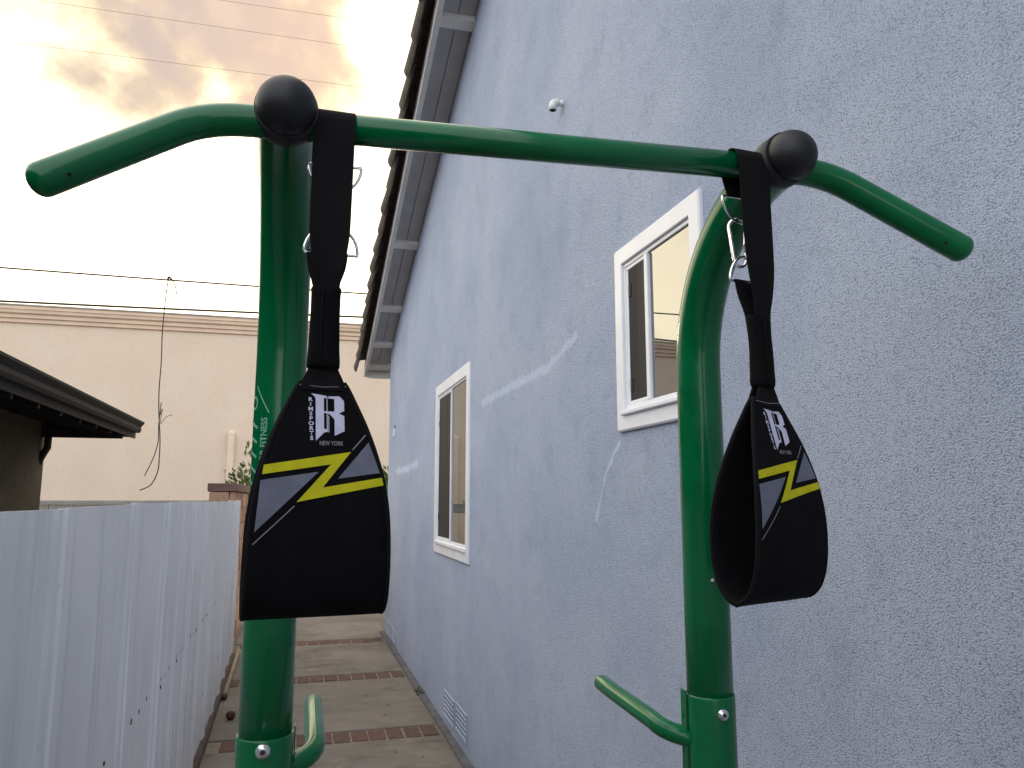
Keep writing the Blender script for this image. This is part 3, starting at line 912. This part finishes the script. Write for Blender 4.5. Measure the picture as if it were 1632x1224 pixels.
# ================================================================== HANGING AB STRAPS
def strap(name_label, bar_pt, yaw_top, yaw_bot, depth_k, sway, ext, ring_du=0.0):
    org = Vector(bar_pt)
    root = thing('hanging_strap', (org.x, org.y, org.z - .665), name_label, 'ab strap', 'ab straps hanging from the pull up bar')
    def M(u, v, z):
        t = max(0, min(1, (-z - .02) / .33)); yw = yaw_top + (yaw_bot - yaw_top) * (t * t * (3 - 2 * t))
        c_, s_ = math.cos(yw), math.sin(yw); e_ = max(0, min(1, (-z - .04) / .17)); sw = max(0, min(1, -z / .27))
        return org + Vector((u * c_ + v * s_ + sway * sw, u * s_ - v * c_, z - ext * e_))
    def ribbon(path, th=.0022, nu=4):
        """path: list of (v, z, halfwidth, crease)"""
        V = []; F = []
        n = len(path)
        for lay in (0, 1):
            for i, (v, z, hw, cr) in enumerate(path):
                v0, z0 = path[max(0, i - 1)][:2]; v1, z1 = path[min(n - 1, i + 1)][:2]
                t = Vector((v1 - v0, z1 - z0)).normalized(); nr = Vector((-t.y, t.x)) * (-th / 2 if lay else th / 2)
                for k in range(nu + 1):
                    s_ = -1 + 2 * k / nu
                    V.append(M(s_ * hw, v + nr.x + cr * (abs(s_) ** 2 - .4), z + nr.y))
        W_ = nu + 1; per = n * W_
        for i in range(n - 1):
            for k in range(nu):
                q = (i * W_ + k, i * W_ + k + 1, (i + 1) * W_ + k + 1, (i + 1) * W_ + k)
                F.append(q); F.append(tuple(per + j for j in q[::-1]))
            for k in (0, nu): F.append((i * W_ + k, (i + 1) * W_ + k, per + (i + 1) * W_ + k, per + i * W_ + k))
        for i in (0, n - 1):
            for k in range(nu): F.append((i * W_ + k, i * W_ + k + 1, per + i * W_ + k + 1, per + i * W_ + k))
        bm = bmesh.new(); bm.from_mesh(pyd(V, F)); return mesh_bm(bm)
    rb = .0228; HW = .0278
    # front webbing: from the back short end over the bar and down to the sleeve
    path = [(-.013, -.048, HW, 0), (-.0185, -.03, HW, 0), (-rb, -.012, HW, 0)]
    path += [(-rb * math.cos(R(a_)), rb * math.sin(R(a_)), HW, 0) for a_ in range(0, 181, 15)]
    path += [(rb, -.03, HW, 0), (.0195, -.07, HW, 0), (.017, -.11, HW * .99, .001), (.015, -.145, HW * .97, .002), (.013, -.168, HW * .88, .004), (.011, -.19, HW * .72, .005), (.008, -.208, HW * .62, .004), (.006, -.235, HW * .56, .003)]
    wb = link('webbing', ribbon(crom(path, 3)), 'web', root)
    for zz in (-.036, -.041):                      # stitched fold of the short end
        link('stitch_row', ribbon([(-.0195 - .0012, zz + .0008, HW * .9, 0), (-.0190 - .0012, zz - .0008, HW * .9, 0)], .0012), 'edge', wb)
    # back tail coming up out of the sleeve to the lower ring
    tail = [(-.006, -.235, HW * .56, -.003), (-.008, -.208, HW * .66, -.003), (-.0115, -.188, HW * .9, -.001), (-.013, -.172, HW, 0), (-.0135, -.163, HW, 0)]
    link('tail_webbing', ribbon(crom(tail, 3)), 'web', root)
    # D rings
    def dring(zc, up, du=ring_du):
        hw = .0365; r_ = .0021; P = []
        s_ = 1 if up else -1
        for a_ in range(0, 181, 12): P.append((hw * math.cos(R(a_)), s_ * .034 * math.sin(R(a_))))
        nseg = 8
        P += [(-hw + 2 * hw * i / nseg, -s_ * .0015) for i in range(0, nseg + 1)]
        return link('d_ring', sweep([M(u + du, -.0145 + (.004 if up else -.002) * abs(z_) / .034, zc + z_) for u, z_ in P], r_, 10, closed=True), 'chrome', root)
    dring(-.049, False); dring(-.164, True)
    # carabiner between the rings
    P = []
    for a_ in range(0, 181, 15): P.append((.0140 * math.cos(R(a_)), .0 + .011 * math.sin(R(a_))))
    for a_ in range(180, 361, 15): P.append((.0095 * math.cos(R(a_)), -.046 + .0095 * math.sin(R(a_))))
    def cp(u, z_, tw=R(28)): return M(-.011 + u * math.cos(tw), -.0155 + u * math.sin(tw), -.089 + z_)
    ca = link('carabiner', sweep([cp(u, z_) for u, z_ in P], .0028, 10, closed=True), 'chrome', root)
    link('gate_sleeve', sweep([cp(.0118, -.008), cp(.0102, -.036)], .0040, 12, cap='flat'), 'chrome', ca)
    link('hinge', sweep([cp(.0100, -.0385), cp(.0096, -.046)], .0044, 12, cap='flat'), 'chrome', ca)
    # neoprene sleeve round the joined webbing
    V = []; F = []; seg = 28
    prof_s = [(-.214, .0155, .0085), (-.2135, .0185, .0125), (-.216, .0205, .0145), (-.224, .0198, .0140), (-.245, .0196, .0135), (-.27, .0200, .0135), (-.30, .0208, .0140), (-.318, .0218, .0145), (-.3245, .0216, .0140), (-.3265, .0198, .0120), (-.324, .0165, .0090)]
    for z, a_, b_ in prof_s:
        for k in range(seg):
            t = 2 * math.pi * k / seg; e_ = .75
            cu = math.copysign(abs(math.cos(t)) ** e_, math.cos(t)); sv = math.copysign(abs(math.sin(t)) ** e_, math.sin(t))
            V.append(M(a_ * cu, b_ * sv + .0006 * math.sin(9 * t + z * 160), z))
    for i in range(len(prof_s) - 1):
        for k in range(seg): F.append((i * seg + k, (i + 1) * seg + k, (i + 1) * seg + (k + 1) % seg, i * seg + (k + 1) % seg))
    sm = pyd(V, F); slv = link('sleeve_wrap', sm, 'neo', root, smooth=True)
    link('seam', sweep([M(-.006, .0150, z) for z in (-.222, -.25, -.28, -.316)], .0011, 6), 'edge', slv)
    # neck webbing from the sleeve to the pad, front and back
    for sg in (1, -1):
        nk = [(sg * .004, -.315, .0165, 0), (sg * .005, -.328, .0195, .001 * sg), (sg * .006, -.342, .026, .001 * sg), (sg * .0072, -.356, .030, 0)]
        link('neck_webbing', ribbon(crom(nk, 3), .0026, 8), 'web', root)
    # the sling pad: teardrop loop of neoprene, narrow at the neck, wide at the bottom
    ZT_ = -.345; HGT = .304
    dep = [(0, .0045), (.03, .0130), (.08, .0265), (.13, .0375), (.175, .0430), (.21, .0440), (.245, .0410), (.275, .0320), (.293, .0185), (HGT, 0.0)]
    hwT = [(0, .0285), (.010, .0345), (.03, .0435), (.06, .0565), (.09, .0670), (.12, .0755), (.145, .0805), (.17, .0840), (.20, .0860), (.24, .0870), (.28, .0875), (.304, .0875)]
    dcurve = crom([(a_, b_ * depth_k) for a_, b_ in dep], 6)
    halfc = crom(hwT, 4)
    def vfront(d_): return interp(dcurve, d_)
    loop = [(b_, -a_) for a_, b_ in dcurve] + [(-b_, -a_) for a_, b_ in dcurve[::-1][1:]]
    nu = 12; V = []; F = []; N = len(loop); th = .0055
    for lay in (0, 1):
        for i, (v, z) in enumerate(loop):
            v0, z0 = loop[max(0, i - 1)]; v1, z1 = loop[min(N - 1, i + 1)]
            t = Vector((v1 - v0, z1 - z0)); t.normalize(); nr = Vector((-t.y, t.x)); 
            hw = interp(halfc, -z)
            for k in range(nu + 1):
                s_ = -1 + 2 * k / nu
                wav = .0012 * math.sin(3 * s_ + z * 20) * min(1, -z / .1)
                o_ = -th * lay
                V.append(M(s_ * hw, v + nr.x * o_ * -1 * -1 + wav, ZT_ + z + nr.y * o_))
    W_ = nu + 1; per = N * W_
    for i in range(N - 1):
        for k in range(nu):
            q = (i * W_ + k, i * W_ + k + 1, (i + 1) * W_ + k + 1, (i + 1) * W_ + k); F.append(q); F.append(tuple(per + j for j in q[::-1]))
        for k in (0, nu): F.append((i * W_ + k, (i + 1) * W_ + k, per + (i + 1) * W_ + k, per + i * W_ + k))
    for i in (0, N - 1):
        for k in range(nu): F.append((i * W_ + k, i * W_ + k + 1, per + i * W_ + k + 1, per + i * W_ + k))
    bm = bmesh.new(); bm.from_mesh(pyd(V, F)); pad = link('pad', mesh_bm(bm), 'neo', root, smooth=True)
    for sg in (-1, 1):
        P = []
        for i in range(0, N):
            v, z = loop[i]; hw = interp(halfc, -z)
            P.append(M(sg * (hw - .0005), v + .0012 * math.sin(3 * sg + z * 20) * min(1, -z / .1) - math.copysign(.0026, v) * (1 if abs(v) > .002 else 0), ZT_ + z + (.0026 if z < -.30 else 0)))
        link('edge_binding', sweep(P, .0036, 8, cap='flat'), 'edge', pad)
    link('top_stitch', sweep([M(u, vfront(.008) + .0012, ZT_ - .007 + .002 * abs(u) / .03) for u in (-.03, -.015, 0, .015, .03)], .0007, 6), 'paleink', pad)

    # print: coordinates measured on the panel, u across and d down from the pad top, metres
    KP = .000805
    def pt(x, y, eps=.0010):                      # px on the flat panel -> point on the curved panel
        d_ = (y - 612) * KP; xc = 517.5 - (y - 612) * .012
        u = (x - xc) * KP; z = -d_
        hw = interp(halfc, max(0, d_)); s_ = u / hw
        wav = .0012 * math.sin(3 * s_ + z * 20) * min(1, -z / .1)
        return M(u, vfront(max(0, d_)) + wav + eps, ZT_ + z)
    def patch(poly, nm, mat, eps=.0010, parent=pad):
        bm = bmesh.new()
        L_ = [Vector((x, y, 0)) for x, y in poly]
        vs_ = [bm.verts.new(p_) for p_ in L_]
        for t in tessellate_polygon([L_]): bm.faces.new([vs_[i] for i in t])
        for axis, stp in ((1, 7.0), (0, 9.0)):
            lo = min(p_[axis] for p_ in L_); hi = max(p_[axis] for p_ in L_); c_ = lo + stp
            while c_ < hi - .5:
                nrm = Vector((0, 0, 0)); nrm[axis] = 1; cen = Vector((0, 0, 0)); cen[axis] = c_
                bmesh.ops.bisect_plane(bm, geom=bm.verts[:] + bm.edges[:] + bm.faces[:], plane_co=cen, plane_no=nrm); c_ += stp
        for v in bm.verts: v.co = pt(v.co.x, v.co.y, eps)
        for f in bm.faces:
            f.normal_update()
        return link(nm, mesh_bm(bm), mat, parent)
    C4 = lambda x, y: (370 + x / 3.06, 600 + y / 3.06)
    C5 = lambda x, y: (470 + x / 5.1, 600 + y / 5.1)
    patch([C4(*q) for q in ((172, 462), (585, 392), (447, 568), (735, 518), (742, 556), (325, 637), (487, 455), (165, 507))], 'zigzag_print', 'yellow')
    patch([C4(*q) for q in ((158, 535), (428, 492), (138, 775))], 'triangle_print', 'greyink')
    patch([C4(*q) for q in ((672, 342), (725, 495), (520, 525))], 'triangle_print', 'greyink')
    patch([C4(*q) for q in ((313, 654), (317, 657), (133, 834), (130, 830))], 'thin_line', 'paleink')
    patch([C4(*q) for q in ((656, 303), (660, 307), (594, 384), (590, 380))], 'thin_line', 'paleink')
    em = patch([C5(*q) for q in ((143, 163), (268, 181), (268, 200), (247, 200), (247, 464), (270, 468), (270, 489), (246, 497), (180, 567), (180, 206), (170, 188))], 'emblem', 'whiteink')
    patch([C5(*q) for q in ((285, 184), (376, 181), (414, 220), (414, 308), (370, 328), (414, 352), (414, 480), (333, 521), (333, 384), (298, 342), (245, 326), (245, 315), (326, 315), (333, 305), (333, 205), (285, 203))], 'emblem_bowl', 'whiteink', parent=em)
    patch([C5(*q) for q in ((270, 186), (276, 186), (276, 314), (270, 314))], 'emblem_bar', 'whiteink', parent=em)
    patch([C5(*q) for q in ((270, 338), (277, 345), (277, 490), (270, 489))], 'emblem_bar', 'whiteink', parent=em)
    patch([C5(*q) for q in ((283, 350), (289, 356), (289, 494), (283, 492))], 'emblem_bar', 'whiteink', parent=em)
    # stacked lettering down the left of the emblem
    def lay(me, f): 
        for v in me.vertices: x, y = f(v.co.x, v.co.y); v.co = pt(x, y)
        return me
    word = 'RIMSPORTS'
    for i, ch in enumerate(word):
        t = text_mesh(ch, 10.5, align='CENTER', bold=.35)
        cx = 497.0 + i * .22; by_ = 642.0 + i * 8.05
        link('letter', lay(t, lambda x, y: (cx + x * 1.0, by_ + 3.2 - y * .84)), 'whiteink', pad)
        for dy in (3.0, -2.9):                     # slab serifs
            pass
    t = text_mesh('NEW YORK', 10.0, bold=.2)
    wx = max(v.co.x for v in t.vertices)
    link('lettering', lay(t, lambda x, y: (511 + x * 38.0 / wx, 718 - y * 1.0)), 'paleink', pad)
    return root


strap('black ab strap nearest the left ball cap, its printed pad facing the camera', (.0285, 1.050, 2.217), R(1), R(6), .92, -.003, .018, .005)
strap('black ab strap beside the right ball cap, its sling loop seen open from the side', (.672, 1.032, 2.231), R(4), R(22), .96, .015, .034)

# ================================================================== SMALL THINGS
pipe = link('ground_pipe', sweep([(-.574, 9.4, .028), (-.560, 8.4, .026), (-.546, 7.33, .026)], .022, 14, cap='flat'), 'tanpipe')
tag(pipe, 'pale pipe lying on the concrete along the foot of the white fence', 'pipe')
link('end_cap', sweep([(-.546, 7.335, .026), (-.5453, 7.29, .026)], .029, 14, cap='round'), 'rust', pipe)
bm = bmesh.new(); bmesh.ops.create_icosphere(bm, subdivisions=3, radius=.036)
for v in bm.verts:
    n_ = 1 + .05 * math.sin(v.co.x * 120) * math.cos(v.co.y * 90 + v.co.z * 70); v.co *= n_; v.co.z *= .95; v.co += Vector((-.44, 6.66, .033))
bl = link('brown_ball', mesh_bm(bm), 'rust', smooth=True)
tag(bl, 'small dark rust brown ball lying on the concrete near the fence', 'ball')


def leaf_cloud(n, cen, rad, size, seed, up=.5):
    rr = random.Random(seed); V = []; F = []
    while n:
        p_ = Vector((rr.uniform(-1, 1), rr.uniform(-1, 1), rr.uniform(-1, 1)))
        if p_.length > 1 or p_.length < .25: continue
        lump = .75 + .35 * math.sin(p_.x * 5 + seed) * math.cos(p_.z * 4 + p_.y * 3)
        c_ = Vector(cen) + Vector((p_.x * rad[0], p_.y * rad[1], p_.z * rad[2])) * lump
        d_ = (p_ + Vector((rr.uniform(-.7, .7), rr.uniform(-.7, .7), rr.uniform(-.2, 1) * up * 2))).normalized()
        s_ = d_.cross(Vector((rr.uniform(-1, 1), rr.uniform(-1, 1), rr.uniform(-1, 1)))).normalized()
        L = size * rr.uniform(.7, 1.3); wv = L * .22; nn = d_.cross(s_) * L * .08
        i = len(V)
        V += [c_, c_ + d_ * L * .45 + s_ * wv + nn, c_ + d_ * L, c_ + d_ * L * .45 - s_ * wv + nn]
        F.append((i, i + 1, i + 2)); F.append((i, i + 2, i + 3)); n -= 1
    return pyd(V, F)


def shrub(loc, rad, zc, n, size, seed, label):
    root = thing('shrub', loc, label, 'shrub', 'shrubs at the far end of the alley')
    x, y, _ = loc
    link('crown', leaf_cloud(n, (x, y, zc), rad, size, seed), 'leaf', root)
    rr = random.Random(seed)
    for k in range(5):
        a_ = rr.uniform(0, 6.28); e_ = Vector((x + math.cos(a_) * rad[0] * .6, y + math.sin(a_) * rad[1] * .6, zc + rad[2] * rr.uniform(.2, .8)))
        b_ = Vector((x, y, -.05)); m_ = b_.lerp(e_, .5) + Vector((rr.uniform(-.05, .05), 0, .1))
        link('stem', sweep([b_, m_, e_], [.02, .013, .005], 6), 'bark', root)
shrub((-.76, 12.6, -.06), (.34, .4, .85), 1.62, 900, .10, 11, 'leafy green shrub peeping out beside the left green post')
shrub((1.47, 12.4, -.06), (.52, .4, .85), 1.70, 1100, .11, 23, 'leafy green shrub at the far corner of the blue house')

wd_ = thing('weed', (1.10, 7.05, 0), 'tiny green weed growing at the foot of the blue house wall', 'weed')
link('leaves', leaf_cloud(18, (1.095, 7.05, .02), (.035, .035, .025), .038, 5), 'weed', wd_)
link('stem', sweep([(1.10, 7.05, -.01), (1.095, 7.05, .04)], .003, 6), 'bark', wd_)
# litter: a few dry leaves on the slabs
for i, (x, y) in enumerate([(.70, 5.55), (.86, 5.38), (.62, 7.1), (.80, 6.75), (.72, 6.45), (.30, 6.9), (-.2, 5.6), (.95, 7.4), (.45, 5.2)]):
    rr = random.Random(i)
    L = rr.uniform(.018, .032); a_ = rr.uniform(0, 6.28)
    V = [(0, 0, .001), (L * .5, L * .28, .007), (L, 0, .003), (L * .5, -L * .28, .006), (L * .5, 0, .001)]
    V = [(x + p_[0] * math.cos(a_) - p_[1] * math.sin(a_), y + p_[0] * math.sin(a_) + p_[1] * math.cos(a_), p_[2] + .003) for p_ in V]
    lf = link('dry_leaf', pyd(V, [(0, 4, 1), (4, 2, 1), (0, 3, 4), (3, 2, 4)]), 'drylitter')
    tag(lf, 'tiny dry brown leaf lying on the alley concrete', 'leaf', 'dry leaves on the concrete')


def wire(label, y, pts, r_, mat, name='overhead_wire', sag=.0):
    (xa, za), (xb, zb) = pts
    P = []
    for i in range(33):
        t = i / 32; P.append((xa + (xb - xa) * t, y, za + (zb - za) * t - sag * 4 * t * (1 - t)))
    o = link(name, sweep(P, r_, 6, cap='flat'), mat)
    return tag(o, label, 'wire', 'overhead wires')
wire('thin wire just above the thick cable, the hanging cable looped over it', 14, ((-16, 5.66), (14, 5.62)), .015, 'cable', sag=.2)
wire('thick dark cable running just above the beige cornice', 14.1, ((-16, 4.86), (14, 5.42)), .019, 'cable', sag=.16)
wire('thin wire across the cloud, uppermost and furthest right', 30, ((-30, 21.0), (30, 22.1)), .0065, 'brownwire', sag=.2)
wire('thin wire crossing the middle of the pinkish cloud', 30, ((-30, 20.1), (30, 20.5)), .0065, 'brownwire', sag=.15)
wire('thin wire crossing the lower edge of the pinkish cloud', 30, ((-30, 18.2), (30, 18.9)), .0065, 'brownwire', sag=.15)

hang = crom([(-2.16, 13.97, 5.2), (-2.2, 13.97, 5.36), (-2.295, 13.97, 5.475), (-2.33, 13.97, 5.1), (-2.345, 13.98, 4.5), (-2.33, 13.97, 4.0), (-2.335, 13.98, 3.5), (-2.31, 13.97, 3.1), (-2.27, 13.98, 2.7), (-2.26, 13.97, 2.4), (-2.27, 13.97, 2.15), (-2.36, 13.96, 1.93), (-2.52, 13.95, 1.84)], 5)
hc = link('hanging_cable', sweep(hang, .0095, 6), 'cable')
tag(hc, 'loose cable dangling from the overhead wire in front of the beige wall', 'cable')
link('strand', sweep(crom([(-2.285, 13.96, 3.3), (-2.30, 13.95, 2.9), (-2.29, 13.95, 2.66), (-2.34, 13.95, 2.4), (-2.46, 13.95, 2.08)], 5), .008, 6), 'cable', hc)
link('strand', sweep(crom([(-2.285, 13.96, 3.1), (-2.26, 13.96, 3.2), (-2.275, 13.96, 2.95), (-2.2, 13.96, 3.06), (-2.1, 13.96, 3.1)], 5), .005, 6), 'cable', hc)
link('knot', sweep(crom([(-2.32, 13.97, 5.46), (-2.295, 13.95, 5.49), (-2.27, 13.97, 5.455), (-2.295, 13.99, 5.44)], 5, closed=True), .012, 6, closed=True), 'cable', hc)
